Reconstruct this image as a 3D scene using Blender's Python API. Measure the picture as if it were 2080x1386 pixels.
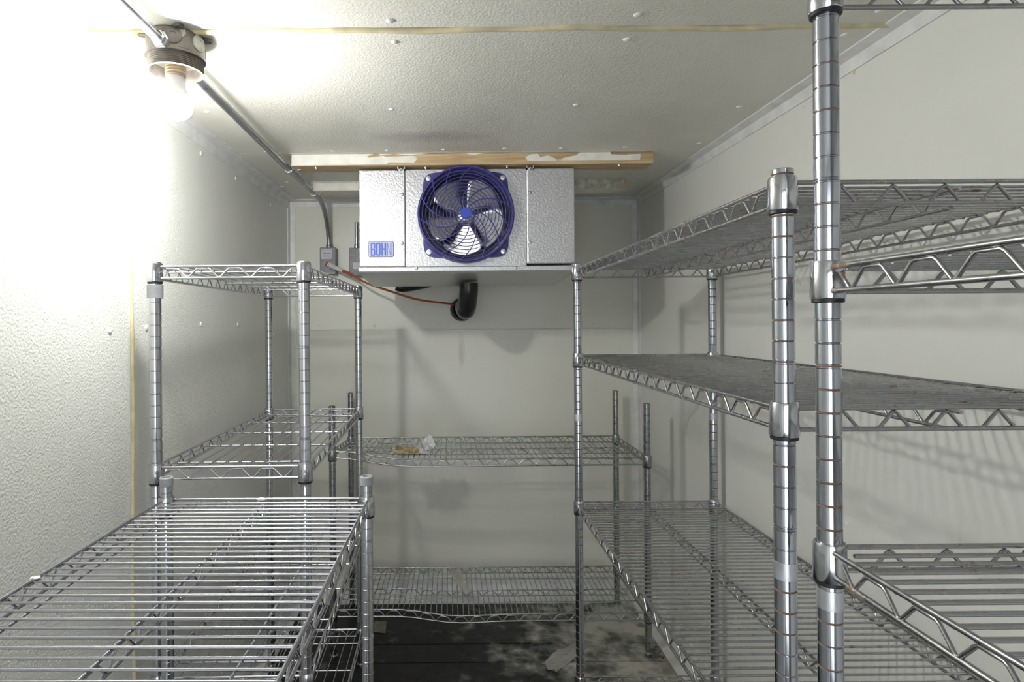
import bpy, bmesh, math, random
from mathutils import Vector, Matrix, Euler
random.seed(7)
for o in list(bpy.data.objects): bpy.data.objects.remove(o)
SC = bpy.context.scene
COL = SC.collection
PI = math.pi

# ------------------------------------------------------------------ camera, world, exposure
F = 1230.0                      # focal length in photo pixels (2080 wide)
VX, VY = 912.0, 656.0           # vanishing point of the room's depth axis
ROLL = 0.0079
H = 1.27                        # eye height over the floor
cam_d = bpy.data.cameras.new('camera'); cam = bpy.data.objects.new('camera', cam_d); COL.objects.link(cam)
cam_d.sensor_width = 36; cam_d.lens = 36*F/2080; cam_d.clip_start = 0.01
cam_d.shift_x = (1040-VX)/2080; cam_d.shift_y = -(693-VY)/2080
cam.location = (0, 0, H); cam.rotation_euler = (PI/2, ROLL, 0)
SC.camera = cam
W = bpy.data.worlds.new('world'); SC.world = W; W.use_nodes = True
bg = W.node_tree.nodes['Background']
bg.inputs[0].default_value = (0.90, 0.94, 1.0, 1); bg.inputs[1].default_value = 2.6
BULB_STRENGTH = 430.0
SC.view_settings.view_transform = 'Standard'; SC.view_settings.look = 'None'
SC.view_settings.gamma = 1; SC.view_settings.use_curve_mapping = False
SC.view_settings.exposure = 0.45

# room box
XL, XR, YB, YF, ZC = -0.742, 0.884, 2.82, -1.05, H+0.575
# light of the added, unseen doorway behind the camera is sampled through a portal
DX0, DX1, DZ1 = -0.62, 0.34, 1.72
pl = bpy.data.lights.new('doorway_portal_offscreen', 'AREA'); pl.shape = 'RECTANGLE'; pl.size = DX1-DX0; pl.size_y = DZ1
pl.cycles.is_portal = True
po = bpy.data.objects.new('doorway_portal_offscreen', pl); COL.objects.link(po)
po.location = ((DX0+DX1)/2, YF-0.06, DZ1/2); po.rotation_euler = (PI/2, 0, 0)

# ------------------------------------------------------------------ pixel helpers
cR, sR = math.cos(ROLL), math.sin(ROLL)
def ray(x, y):
    u, v = x-VX, y-VY
    return (u*cR - v*sR)/F, -(u*sR + v*cR)/F
def P(x, y, d):
    a, b = ray(x, y); return Vector((a*d, d, H+b*d))
def PZ(x, y, z):
    a, b = ray(x, y); d = (z-H)/b; return Vector((a*d, d, z))
def PX(x, y, X):
    a, b = ray(x, y); d = X/a; return Vector((X, d, H+b*d))

# ------------------------------------------------------------------ materials
MATS = {}
def new_mat(name):
    m = bpy.data.materials.new(name); m.use_nodes = True
    nt = m.node_tree; b = nt.nodes['Principled BSDF']
    MATS[name] = m
    return m, nt, b
def N(nt, typ, **kw):
    n = nt.nodes.new(typ)
    for k, v in kw.items():
        if k in n.inputs: n.inputs[k].default_value = v
        else: setattr(n, k, v)
    return n
def L(nt, a, b): nt.links.new(a, b)
def simple(name, col, rough=0.5, metal=0.0, noise=0.0, nscale=30, bump=0.0, bscale=200):
    m, nt, b = new_mat(name)
    b.inputs['Base Color'].default_value = (*col, 1); b.inputs['Roughness'].default_value = rough
    b.inputs['Metallic'].default_value = metal
    tc = N(nt, 'ShaderNodeTexCoord')
    if noise:
        n = N(nt, 'ShaderNodeTexNoise', Scale=nscale, Detail=4.0); L(nt, tc.outputs['Object'], n.inputs['Vector'])
        r = N(nt, 'ShaderNodeValToRGB'); r.color_ramp.elements[0].position = .3; r.color_ramp.elements[1].position = .7
        r.color_ramp.elements[0].color = (*[c*(1-noise) for c in col], 1); r.color_ramp.elements[1].color = (*[min(1, c*(1+noise*.4)) for c in col], 1)
        L(nt, n.outputs['Fac'], r.inputs['Fac']); L(nt, r.outputs['Color'], b.inputs['Base Color'])
    if bump:
        n2 = N(nt, 'ShaderNodeTexNoise', Scale=bscale, Detail=3.0); L(nt, tc.outputs['Object'], n2.inputs['Vector'])
        bp = N(nt, 'ShaderNodeBump', Strength=bump, Distance=.002); L(nt, n2.outputs['Fac'], bp.inputs['Height']); L(nt, bp.outputs['Normal'], b.inputs['Normal'])
    return m

def wall_mat(name, col, dirt, bump, scale, rough, dirt_amt=.5, stain=None):
    """embossed painted metal with patchy grime"""
    m, nt, b = new_mat(name)
    g = N(nt, 'ShaderNodeNewGeometry')
    n = N(nt, 'ShaderNodeTexNoise', Scale=2.3, Detail=6.0, Roughness=.62); L(nt, g.outputs['Position'], n.inputs['Vector'])
    r = N(nt, 'ShaderNodeValToRGB'); r.color_ramp.elements[0].position = .42; r.color_ramp.elements[1].position = .80
    L(nt, n.outputs['Fac'], r.inputs['Fac'])
    mu = N(nt, 'ShaderNodeMath', operation='MULTIPLY'); L(nt, r.outputs['Color'], mu.inputs[0]); mu.inputs[1].default_value = dirt_amt
    mx = N(nt, 'ShaderNodeMix', data_type='RGBA'); mx.inputs[6].default_value = (*col, 1); mx.inputs[7].default_value = (*dirt, 1)
    L(nt, mu.outputs[0], mx.inputs[0])
    out = mx.outputs[2]
    if stain:        # a smear of soot with its own outline: centre, radii, colour
        (cx, cy, cz), (rx, ry, rz), sc = stain
        sub = N(nt, 'ShaderNodeVectorMath', operation='SUBTRACT'); L(nt, g.outputs['Position'], sub.inputs[0]); sub.inputs[1].default_value = (cx, cy, cz)
        dv = N(nt, 'ShaderNodeVectorMath', operation='DIVIDE'); L(nt, sub.outputs[0], dv.inputs[0]); dv.inputs[1].default_value = (rx, ry, rz)
        ln = N(nt, 'ShaderNodeVectorMath', operation='LENGTH'); L(nt, dv.outputs[0], ln.inputs[0])
        n3 = N(nt, 'ShaderNodeTexNoise', Scale=5.0, Detail=7.0, Roughness=.65); L(nt, g.outputs['Position'], n3.inputs['Vector'])
        ad = N(nt, 'ShaderNodeMath', operation='MULTIPLY_ADD'); L(nt, n3.outputs['Fac'], ad.inputs[0]); ad.inputs[1].default_value = 2.2; L(nt, ln.outputs['Value'], ad.inputs[2])
        mr = N(nt, 'ShaderNodeMapRange'); L(nt, ad.outputs[0], mr.inputs[0]); mr.inputs[1].default_value = 2.1; mr.inputs[2].default_value = 1.1; mr.inputs[3].default_value = 0; mr.inputs[4].default_value = .6
        m2 = N(nt, 'ShaderNodeMix', data_type='RGBA'); L(nt, mr.outputs[0], m2.inputs[0]); L(nt, out, m2.inputs[6]); m2.inputs[7].default_value = (*sc, 1)
        out = m2.outputs[2]
    L(nt, out, b.inputs['Base Color'])
    b.inputs['Roughness'].default_value = rough; b.inputs['Metallic'].default_value = 0.0
    n2 = N(nt, 'ShaderNodeTexNoise', Scale=scale, Detail=1.5, Roughness=.5); L(nt, g.outputs['Position'], n2.inputs['Vector'])
    bp = N(nt, 'ShaderNodeBump', Strength=bump, Distance=.003); L(nt, n2.outputs['Fac'], bp.inputs['Height']); L(nt, bp.outputs['Normal'], b.inputs['Normal'])
    return m
wall_mat('wall_left', (.74, .745, .705), (.66, .655, .59), .55, 190, .33, .5)
wall_mat('wall_back', (.75, .745, .67), (.66, .64, .55), .10, 170, .35, .5, (tuple(P(937, 715, YB)), (.022, .2, .13), (.46, .41, .28)))
wall_mat('wall_right', (.76, .76, .725), (.69, .69, .63), .06, 120, .4, .4)
wall_mat('ceiling', (.74, .725, .66), (.60, .575, .50), .45, 210, .42, .7, (tuple(PZ(875, 278, ZC)), (.17, .075, .2), (.26, .25, .21)))
simple('trim', (.76, .765, .75), .4, 0, .15, 18)
simple('foam', (.66, .60, .38), .8, 0, .25, 25)
simple('cap', (.78, .78, .75), .4, 0, .1, 60)
simple('white_paint', (.80, .78, .71), .45, 0, .12, 25)

def metal(name, col, rough, rust=0.0, rings=False, rscale=14, spots=.62):
    m, nt, b = new_mat(name)
    b.inputs['Metallic'].default_value = 1.0; b.inputs['Roughness'].default_value = rough
    b.inputs['Base Color'].default_value = (*col, 1)
    tc = N(nt, 'ShaderNodeTexCoord'); g = N(nt, 'ShaderNodeNewGeometry')
    n0 = N(nt, 'ShaderNodeTexNoise', Scale=40.0, Detail=3.0); L(nt, g.outputs['Position'], n0.inputs['Vector'])
    mr0 = N(nt, 'ShaderNodeMapRange'); L(nt, n0.outputs['Fac'], mr0.inputs[0]); mr0.inputs[1].default_value = .3; mr0.inputs[2].default_value = .7
    mr0.inputs[3].default_value = rough*.75; mr0.inputs[4].default_value = rough*1.35
    rough_out = mr0.outputs[0]
    if rust:
        n = N(nt, 'ShaderNodeTexNoise', Scale=float(rscale), Detail=6.0, Roughness=.7); L(nt, g.outputs['Position'], n.inputs['Vector'])
        mr = N(nt, 'ShaderNodeMapRange'); L(nt, n.outputs['Fac'], mr.inputs[0]); mr.inputs[1].default_value = spots; mr.inputs[2].default_value = spots+.08
        fac = mr.outputs[0]
        if rings:      # rust sits in the turned grooves, one every inch
            sx = N(nt, 'ShaderNodeSeparateXYZ'); L(nt, tc.outputs['Object'], sx.inputs[0])
            n5 = N(nt, 'ShaderNodeTexNoise', Scale=90.0, Detail=3.0); L(nt, g.outputs['Position'], n5.inputs['Vector'])
            wob = N(nt, 'ShaderNodeMath', operation='MULTIPLY_ADD'); L(nt, n5.outputs['Fac'], wob.inputs[0]); wob.inputs[1].default_value = .0022; L(nt, sx.outputs['Z'], wob.inputs[2])
            dv = N(nt, 'ShaderNodeMath', operation='MULTIPLY_ADD'); L(nt, wob.outputs[0], dv.inputs[0]); dv.inputs[1].default_value = 1/.0254; dv.inputs[2].default_value = .5-.0011/.0254
            fr = N(nt, 'ShaderNodeMath', operation='FRACT'); L(nt, dv.outputs[0], fr.inputs[0])
            sb = N(nt, 'ShaderNodeMath', operation='SUBTRACT'); L(nt, fr.outputs[0], sb.inputs[0]); sb.inputs[1].default_value = .5
            ab = N(nt, 'ShaderNodeMath', operation='ABSOLUTE'); L(nt, sb.outputs[0], ab.inputs[0])
            n6 = N(nt, 'ShaderNodeTexNoise', Scale=11.0, Detail=2.0); L(nt, g.outputs['Position'], n6.inputs['Vector'])
            th = N(nt, 'ShaderNodeMapRange'); L(nt, n6.outputs['Fac'], th.inputs[0]); th.inputs[1].default_value = .35; th.inputs[2].default_value = .7; th.inputs[3].default_value = -.01; th.inputs[4].default_value = .055
            lt = N(nt, 'ShaderNodeMath', operation='LESS_THAN'); L(nt, ab.outputs[0], lt.inputs[0]); L(nt, th.outputs[0], lt.inputs[1])
            mm = N(nt, 'ShaderNodeMath', operation='MAXIMUM'); L(nt, lt.outputs[0], mm.inputs[0]); L(nt, fac, mm.inputs[1])
            fac = mm.outputs[0]
        f2 = N(nt, 'ShaderNodeMath', operation='MULTIPLY'); L(nt, fac, f2.inputs[0]); f2.inputs[1].default_value = rust
        mx = N(nt, 'ShaderNodeMix', data_type='RGBA'); mx.inputs[6].default_value = (*col, 1); mx.inputs[7].default_value = (.20, .095, .03, 1)
        L(nt, f2.outputs[0], mx.inputs[0]); L(nt, mx.outputs[2], b.inputs['Base Color'])
        iv = N(nt, 'ShaderNodeMath', operation='SUBTRACT'); iv.inputs[0].default_value = 1; L(nt, f2.outputs[0], iv.inputs[1]); L(nt, iv.outputs[0], b.inputs['Metallic'])
        mr2 = N(nt, 'ShaderNodeMix', data_type='FLOAT'); L(nt, f2.outputs[0], mr2.inputs[0]); L(nt, mr0.outputs[0], mr2.inputs[2]); mr2.inputs[3].default_value = .85
        rough_out = mr2.outputs[0]
    L(nt, rough_out, b.inputs['Roughness'])
    return m
metal('chrome', (.58, .59, .62), .13)
metal('chrome_wire', (.60, .60, .64), .18)
metal('zinc_wire', (.40, .41, .40), .30, .8, rscale=9, spots=.66)
metal('rusty_wire', (.45, .45, .46), .27, .85, rscale=16, spots=.60)
metal('post_rusty', (.50, .52, .57), .13, .85, True, 30, .72)
metal('post_zinc', (.38, .39, .40), .25, .7, rscale=12, spots=.66)
metal('sleeve', (.66, .68, .72), .45)
metal('conduit', (.42, .43, .44), .33, .0)
metal('conduit_new', (.72, .74, .78), .25)
metal('galvanised', (.72, .72, .74), .34)
metal('blade', (.80, .80, .78), .28)
metal('screw', (.50, .50, .48), .35, .4, rscale=60, spots=.55)
simple('black_plastic', (.012, .012, .014), .45)
simple('grey_plastic', (.33, .34, .36), .5)
simple('pipe_wrap', (.010, .010, .011), .28, 0, .3, 40, .25, 90)
simple('guard_blue', (.045, .040, .20), .38)
simple('hub_blue', (.035, .06, .42), .4)
simple('plate_blue', (.44, .47, .66), .45)
simple('ink_blue', (.018, .075, .50), .4)
simple('ink_edge', (.05, .06, .14), .4)
simple('box_brown', (.165, .148, .128), .5, .3, .35, 60, .2, 120)
simple('box_paint', (.52, .51, .46), .6, 0, .3, 60)
simple('socket', (.46, .36, .24), .5, 0, .2, 60)
simple('bulb_neck', (.80, .80, .80), .35)
simple('outlet_grey', (.24, .245, .26), .5, .2, .2, 60)
simple('receptacle', (.52, .53, .58), .45)
simple('cord_orange', (.42, .105, .035), .45)
simple('red_plastic', (.45, .05, .02), .4)
simple('paper', (.72, .72, .73), .8, 0, .1, 60)
simple('brown_paper', (.66, .50, .27), .8, 0, .6, 40)
simple('cardboard', (.26, .23, .19), .85, 0, .3, 30)
simple('caulk', (.60, .59, .49), .6, 0, .45, 40, .9, 45)
simple('coil', (.42, .42, .43), .4, .8)
m, nt, b = new_mat('wood')
tc = N(nt, 'ShaderNodeTexCoord'); mp = N(nt, 'ShaderNodeMapping'); mp.inputs['Scale'].default_value = (2.5, 30, 30); L(nt, tc.outputs['Object'], mp.inputs[0])
n = N(nt, 'ShaderNodeTexNoise', Scale=2.0, Detail=6.0, Distortion=1.2); L(nt, mp.outputs[0], n.inputs['Vector'])
r = N(nt, 'ShaderNodeValToRGB'); r.color_ramp.elements[0].position = .3; r.color_ramp.elements[1].position = .7
r.color_ramp.elements[0].color = (.38, .25, .13, 1); r.color_ramp.elements[1].color = (.60, .47, .28, 1)
L(nt, n.outputs['Fac'], r.inputs['Fac']); L(nt, r.outputs['Color'], b.inputs['Base Color']); b.inputs['Roughness'].default_value = .7
m, nt, b = new_mat('film')
b.inputs['Base Color'].default_value = (.60, .58, .52, 1); b.inputs['Roughness'].default_value = .25; b.inputs['Alpha'].default_value = .45
m, nt, b = new_mat('floor_sheet')
g = N(nt, 'ShaderNodeNewGeometry'); sp = N(nt, 'ShaderNodeSeparateXYZ'); L(nt, g.outputs['Position'], sp.inputs[0])
n = N(nt, 'ShaderNodeTexNoise', Scale=5.0, Detail=9.0, Roughness=.68); L(nt, g.outputs['Position'], n.inputs['Vector'])
n2 = N(nt, 'ShaderNodeTexVoronoi', Scale=24.0); L(nt, g.outputs['Position'], n2.inputs['Vector'])
bx_ = N(nt, 'ShaderNodeMapRange'); L(nt, sp.outputs['X'], bx_.inputs[0]); bx_.inputs[1].default_value = -.1; bx_.inputs[2].default_value = .65; bx_.inputs[3].default_value = -.13; bx_.inputs[4].default_value = .17
ad = N(nt, 'ShaderNodeMath', operation='ADD'); L(nt, n.outputs['Fac'], ad.inputs[0]); L(nt, bx_.outputs[0], ad.inputs[1])
a2 = N(nt, 'ShaderNodeMath', operation='MULTIPLY_ADD'); L(nt, n2.outputs['Distance'], a2.inputs[0]); a2.inputs[1].default_value = .16; L(nt, ad.outputs[0], a2.inputs[2])
r = N(nt, 'ShaderNodeValToRGB'); e = r.color_ramp.elements; e[0].position = .42; e[1].position = .82
e[0].color = (.008, .008, .009, 1); e[1].color = (.55, .53, .47, 1); e2 = e.new(.56); e2.color = (.022, .021, .021, 1); e3 = e.new(.66); e3.color = (.15, .15, .135, 1)
L(nt, a2.outputs[0], r.inputs['Fac']); L(nt, r.outputs['Color'], b.inputs['Base Color'])
rr = N(nt, 'ShaderNodeMapRange'); L(nt, n.outputs['Fac'], rr.inputs[0]); rr.inputs[1].default_value = .35; rr.inputs[2].default_value = .65; rr.inputs[3].default_value = .22; rr.inputs[4].default_value = .6
L(nt, rr.outputs[0], b.inputs['Roughness'])
bp = N(nt, 'ShaderNodeBump', Strength=.6, Distance=.004); L(nt, a2.outputs[0], bp.inputs['Height']); L(nt, bp.outputs['Normal'], b.inputs['Normal'])
MATS['floor_sheet'].node_tree.nodes['Principled BSDF'].inputs['Specular IOR Level'].default_value = .3
simple('floor_base', (.42, .39, .32), .7, 0, .55, 9, .4, 60)
m, nt, b = new_mat('bulb')
b.inputs['Base Color'].default_value = (.9, .9, .9, 1); b.inputs['Emission Color'].default_value = (1, 1, .965, 1); b.inputs['Emission Strength'].default_value = BULB_STRENGTH

# ------------------------------------------------------------------ mesh helpers
class MB:
    def __init__(s): s.v = []; s.f = []; s.round = False
    def add(s, vs, fs):
        o = len(s.v); s.v += [tuple(v) for v in vs]; s.f += [tuple(i+o for i in f) for f in fs]; return s
    def box(s, a, b):
        (x0, y0, z0), (x1, y1, z1) = a, b
        return s.add([(x0,y0,z0),(x1,y0,z0),(x1,y1,z0),(x0,y1,z0),(x0,y0,z1),(x1,y0,z1),(x1,y1,z1),(x0,y1,z1)],
                     [(0,3,2,1),(4,5,6,7),(0,1,5,4),(1,2,6,5),(2,3,7,6),(3,0,4,7)])
    def tube(s, pts, r, n=8, closed=False):
        pts = [Vector(p) for p in pts]; k = len(pts); s.round = True
        rs = r if isinstance(r, (list, tuple)) else [r]*k
        tans = []
        for i in range(k):
            a = pts[(i-1) % k] if (closed or i > 0) else pts[i]
            c = pts[(i+1) % k] if (closed or i < k-1) else pts[i]
            tans.append((c-a).normalized())
        up = Vector((0, 0, 1)) if abs(tans[0].z) < .9 else Vector((1, 0, 0))
        nx = tans[0].cross(up).normalized(); vs = []; fs = []
        for i in range(k):
            t = tans[i]; nx = (nx - t*nx.dot(t)).normalized(); ny = t.cross(nx)
            for j in range(n):
                a = 2*PI*j/n; vs.append(pts[i]+nx*math.cos(a)*rs[i]+ny*math.sin(a)*rs[i])
        m = k if closed else k-1
        for i in range(m):
            for j in range(n):
                a = i*n+j; bb = i*n+(j+1) % n; c = ((i+1) % k)*n+(j+1) % n; d = ((i+1) % k)*n+j
                fs.append((a, bb, c, d))
        if not closed:
            fs.append(tuple(range(n-1, -1, -1))); fs.append(tuple((k-1)*n+j for j in range(n)))
        return s.add(vs, fs)
    def lathe(s, prof, n=24, M=None, cap=True):
        """prof: (radius, height) along local Z"""
        vs = []; fs = []; k = len(prof)
        for r, z in prof:
            for j in range(n):
                a = 2*PI*j/n; vs.append(Vector((r*math.cos(a), r*math.sin(a), z)))
        for i in range(k-1):
            for j in range(n):
                fs.append((i*n+j, i*n+(j+1) % n, (i+1)*n+(j+1) % n, (i+1)*n+j))
        if cap: fs.append(tuple(range(n-1, -1, -1))); fs.append(tuple((k-1)*n+j for j in range(n)))
        if M is not None: vs = [M @ v for v in vs]
        return s.add(vs, fs)
    def prism(s, poly, off):
        """extrude a 3D polygon by vector off"""
        k = len(poly); off = Vector(off); poly = [Vector(p) for p in poly]
        return s.add(poly+[p+off for p in poly], [tuple(range(k)), tuple(range(2*k-1, k-1, -1))]+[(i, i+k, (i+1) % k+k, (i+1) % k) for i in range(k)])
    def mesh(s, name, mat, smooth=False):
        me = bpy.data.meshes.new(name); me.from_pydata(s.v, [], s.f)
        bm = bmesh.new(); bm.from_mesh(me); bmesh.ops.recalc_face_normals(bm, faces=bm.faces); bm.to_mesh(me); bm.free()
        me.materials.append(MATS[mat])
        if smooth:
            me.polygons.foreach_set('use_smooth', [True]*len(me.polygons)); me.set_sharp_from_angle(angle=math.radians(64 if s.round else 32))
        me.update(); return me
    def build(s, name, mat, parent=None, smooth=False, loc=None):
        return put(name, s.mesh(name, mat, smooth), parent, loc)
def put(name, me, parent=None, loc=None, rot=None):
    o = bpy.data.objects.new(name, me); COL.objects.link(o)
    if parent is not None: o.parent = parent
    if loc is not None: o.location = loc
    if rot is not None: o.rotation_euler = rot
    return o
def thing(name, label, cat, loc=(0, 0, 0), rotz=0, group=None):
    o = put(name, None, None, loc); o.rotation_euler = (0, 0, rotz); tag(o, label, cat, group); return o
def tag(o, label, cat, group=None):
    o['label'] = label; o['category'] = cat
    if group: o['group'] = group
    return o
def struct(o, label, cat):
    o['kind'] = 'structure'; o['label'] = label; o['category'] = cat; return o
def bevel(o, w, seg=2):
    md = o.modifiers.new('bevel', 'BEVEL'); md.width = w; md.segments = seg; md.limit_method = 'ANGLE'; return o
def axisM(loc, axis):
    return Matrix.Translation(Vector(loc)) @ Vector((0, 0, 1)).rotation_difference(Vector(axis)).to_matrix().to_4x4()

# ------------------------------------------------------------------ the room
T = .006            # panel skin thickness in front of the wall body
struct(MB().box((XL-.12, YF-.12, -.08), (XR+.12, YB+.12, -.006)).build('floor', 'floor_base'), 'stained concrete floor under the dark worn sheets', 'floor')
FL = bpy.data.objects['floor']
def wobble(a, b, n, amp, ax):
    out = []
    for i in range(n+1):
        p = Vector(a).lerp(Vector(b), i/n)
        if 0 < i < n: p[ax] += random.uniform(-amp, amp)
        out.append(p)
    return out
J1, J2 = 2.392, 2.262           # joints of the dark floor sheets
for (y0, y1, xr) in ((J1+.003, YB-.03, .83), (J2+.003, J1-.003, .80), (1.2, J2-.003, .775), (-1.0, 1.194, .80)):
    edge = wobble((xr, y0, -.006), (xr-.01, y1, -.006), 12, .014, 0)
    poly = [Vector((XL+.005, y0, -.006))]+edge+[Vector((XL+.005, y1, -.006))]
    MB().prism(poly, (0, 0, .006)).build('floor_sheet', 'floor_sheet', FL)
# walls: a body, with the skin panels as children
wl = struct(MB().box((XL-.12, YF-.12, -.006), (XL-T, YB+.12, ZC+.1)).build('wall_left', 'wall_left'), 'pale embossed wall panels beside the lamp', 'wall')
SEAM = 1.415
MB().box((XL-T, YF, 0), (XL, SEAM-.007, ZC)).build('wall_panel', 'wall_left', wl)
MB().box((XL-T, SEAM+.007, 0), (XL, YB, ZC)).build('wall_panel', 'wall_left', wl)
seam_pts = [(XL-.002+random.uniform(-.001, .001), SEAM+.012*math.sin(i*.55)*.3, ZC*i/24) for i in range(25)]
MB().tube(seam_pts, .0068, 8).build('seam_foam', 'foam', wl, True)
wb = struct(MB().box((XL-.12, YB+T, -.006), (XR+.12, YB+.12, ZC+.1)).build('wall_back', 'wall_back'), 'off white back wall behind the cooling unit', 'wall')
ZS = P(1100, 668, YB).z
MB().box((XL, YB, 0), (XR, YB+T, ZS-.0015)).build('wall_panel', 'wall_back', wb)
MB().box((XL, YB, ZS+.0015), (XR, YB+T, ZC)).build('wall_panel', 'wall_back', wb)
wr = struct(MB().box((XR+T, YF-.12, -.006), (XR+.12, YB+.12, ZC+.1)).build('wall_right', 'wall_right'), 'smooth off white wall behind the long rack', 'wall')
MB().box((XR, YF, 0), (XR+T, YB, ZC)).build('wall_panel', 'wall_right', wr)
ce = struct(MB().box((XL-.12, YF-.12, ZC+T), (XR+.12, YB+.12, ZC+.12)).build('ceiling', 'ceiling'), 'stained embossed ceiling panels with a foam seam', 'ceiling')
CS = 1.185
for (y0, y1) in ((YF, CS-.008), (CS+.008, 2.035), (2.039, YB)):
    MB().box((XL, y0, ZC), (XR, y1, ZC+T)).build('ceiling_panel', 'ceiling', ce)
fpts = []
for i in range(60):
    x = XL+(XR-XL)*i/59; fpts.append((x, CS+.004*math.sin(i*.31)+.003*math.sin(i*.83), ZC+.003-.0015*math.sin(i*.4)**2))
MB().tube(fpts, .0085, 8).build('seam_foam', 'foam', ce, True)
# front wall behind the camera, with an unseen doorway added to let cool fill light in
wf = MB().box((XL-.12, YF-.12, -.006), (DX0, YF, ZC+.1)).box((DX1, YF-.12, -.006), (XR+.12, YF, ZC+.1)).box((DX0, YF-.12, DZ1), (DX1, YF, ZC+.1)).build('wall_front', 'wall_right')
struct(wf, 'off white wall around the added open doorway', 'wall')
df = MB().box((DX0-.05, YF, 0), (DX0, YF+.015, DZ1+.05)).box((DX1, YF, 0), (DX1+.05, YF+.015, DZ1+.05)).box((DX0, YF, DZ1), (DX1, YF+.015, DZ1+.05)).build('door_1', 'trim')
struct(df, 'plain metal door frame of the added open doorway', 'door')
# cove trims
def strip(name, a, b, dirs, w=.03, th=.004, lab='pale plastic cove trim in the room corner'):
    a, b = Vector(a), Vector(b); d1, d2 = Vector(dirs[0]), Vector(dirs[1])
    prof = [Vector((0,0,0)), d1*w, d1*w+d2*th, d1*th*2.2+d2*th*2.2, d2*w+d1*th, d2*w]
    mb = MB(); mb.prism([a+p for p in prof], b-a)
    return struct(mb.build(name, 'trim'), lab, 'trim')
strip('trim_1', (XL, YF, ZC), (XL, YB, ZC), ((0,0,-1), (1,0,0)), .040, .004, 'white cove trim along ceiling and lamp side wall')
strip('trim_2', (XR, YF, ZC), (XR, YB, ZC), ((0,0,-1), (-1,0,0)), .034, .004, 'white cove trim along ceiling above the long rack')
strip('trim_3', (XL, YB, ZC), (XR, YB, ZC), ((0,0,-1), (0,-1,0)), .032, .004, 'white cove trim along ceiling behind the cooling unit')
strip('trim_4', (XL, YB, 0), (XL, YB, ZC-.03), ((1,0,0), (0,-1,0)), .030, .004, 'upright cove trim in the corner by the outlet')
strip('trim_5', (XR, YB, 0), (XR, YB, ZC-.03), ((-1,0,0), (0,-1,0)), .028, .004, 'upright cove trim in the corner behind the long rack')
strip('baseboard_back', (XL+.03, YB, 0), (XR-.03, YB, 0), ((0,0,1), (0,-1,0)), .085, .006, 'white cove baseboard along the back wall')
strip('baseboard_right', (XR, YF, 0), (XR, YB-.03, 0), ((0,0,1), (-1,0,0)), .075, .005, 'white cove baseboard under the long rack')
strip('baseboard_left', (XL, YF, 0), (XL, YB-.03, 0), ((0,0,1), (1,0,0)), .075, .005, 'white cove baseboard under the lamp side wall')
# screw caps
capm = MB().lathe([(.0001,.0036),(.004,.0034),(.0068,.0022),(.0082,0)], 14).mesh('screw_cap', 'cap', True)
def cap(parent, loc, nrm, s=1.0):
    o = put('screw_cap', capm, parent, loc); o.rotation_mode = 'QUATERNION'; o.rotation_quaternion = Vector((0,0,1)).rotation_difference(Vector(nrm)); o.scale = (s, s, s)
for x, y in ((181,53),(262,98),(792,42),(801,85),(1295,30),(1273,80),(1787,22),(1717,70),(795,222),(1170,213),(1502,217),(414,52),(420,227),(541,308),(480,312),(674,307),(786,306),(901,304),(1025,302),(1140,301),(1270,299),(1420,291),(583,370),(573,379)):
    cap(ce, PZ(x, y, ZC), (0,0,-1))
for x, y in ((223,672),(297,666),(408,659),(483,660),(556,681),(165,258),(226,173),(297,230),(408,312),(479,363),(549,416)):
    cap(wl, PX(x, y, XL), (1,0,0), .95)
for x, y in ((648,660),(760,662),(1205,660),(1278,659),(1190,680),(1288,680),(1285,809),(985,578),(1275,412),(1060,578)):
    cap(wb, P(x, y, YB), (0,-1,0), .9)
for x, y in ((1635,200),(1632,214),(1595,1031),(1718,1064),(1378,885),(1369,372)):
    cap(wr, PX(x, y, XR), (-1,0,0), .7)
MB().prism([PX(x, y, XR) for x, y in ((1733,131),(1737,141),(1736,152),(1731,146),(1730,138))], (-.0015, 0, 0)).build('glue_fleck', 'foam', wr)

# ------------------------------------------------------------------ wire racks
PR = .0127; CR = .0172; TH = .026; RW = .0030
cache = {}
def post_mesh(h, mat, joint=None):
    key = ('post', round(h, 4), mat, joint)
    if key in cache: return cache[key]
    prof = [(PR*.98, .028)]; z = .0254*2; k = 2
    while z < h-.004:
        if joint is not None and abs(z-joint) < .014: z += .0254; k += 1; continue
        for zz in ([z] if k % 8 else [z-.0016, z+.0016]):
            prof += [(PR, zz-.0013), (PR-.0013, zz-.0004), (PR-.0013, zz+.0004), (PR, zz+.0013)]
        z += .0254; k += 1
    prof += [(PR, h-.001), (PR-.001, h), (PR-.003, h), (PR-.003, h-.012)]
    mb = MB().lathe(prof, 24)
    cache[key] = mb.mesh('post', mat, True); return cache[key]
def collar_mesh(mat):
    key = ('collar', mat)
    if key not in cache:
        cache[key] = MB().lathe([(PR+.0004,-.034),(CR-.0006,-.034),(CR+.0002,-.0325),(CR-.0008,.005),(CR-.0018,.0075),(PR+.0004,.0075)], 24).mesh('collar', mat, True)
    return cache[key]
ring_me = MB().lathe([(PR+.0003,-.0385),(CR-.0022,-.0385),(CR-.0012,-.0375),(CR-.0012,-.0335),(PR+.0003,-.0335)], 20).mesh('split_sleeve', 'black_plastic', True)
foot_me = MB().lathe([(.013,0),(.0145,.002),(.0145,.012),(.010,.016),(.010,.030)], 18).mesh('levelling_foot', 'post_zinc', True)
joint_me = MB().lathe([(PR-.0006,-.011),(PR+.0005,-.0105),(PR+.0005,.0105),(PR-.0006,.011)], 24, cap=False).mesh('joint_sleeve', 'sleeve', True)
cap_me = MB().lathe([(PR+.0002,-.010),(PR+.0011,-.009),(PR+.0011,.007),(PR-.0005,.009),(PR-.003,.009),(PR-.004,.004)], 20).mesh('post_cap', 'grey_plastic', True)

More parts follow.
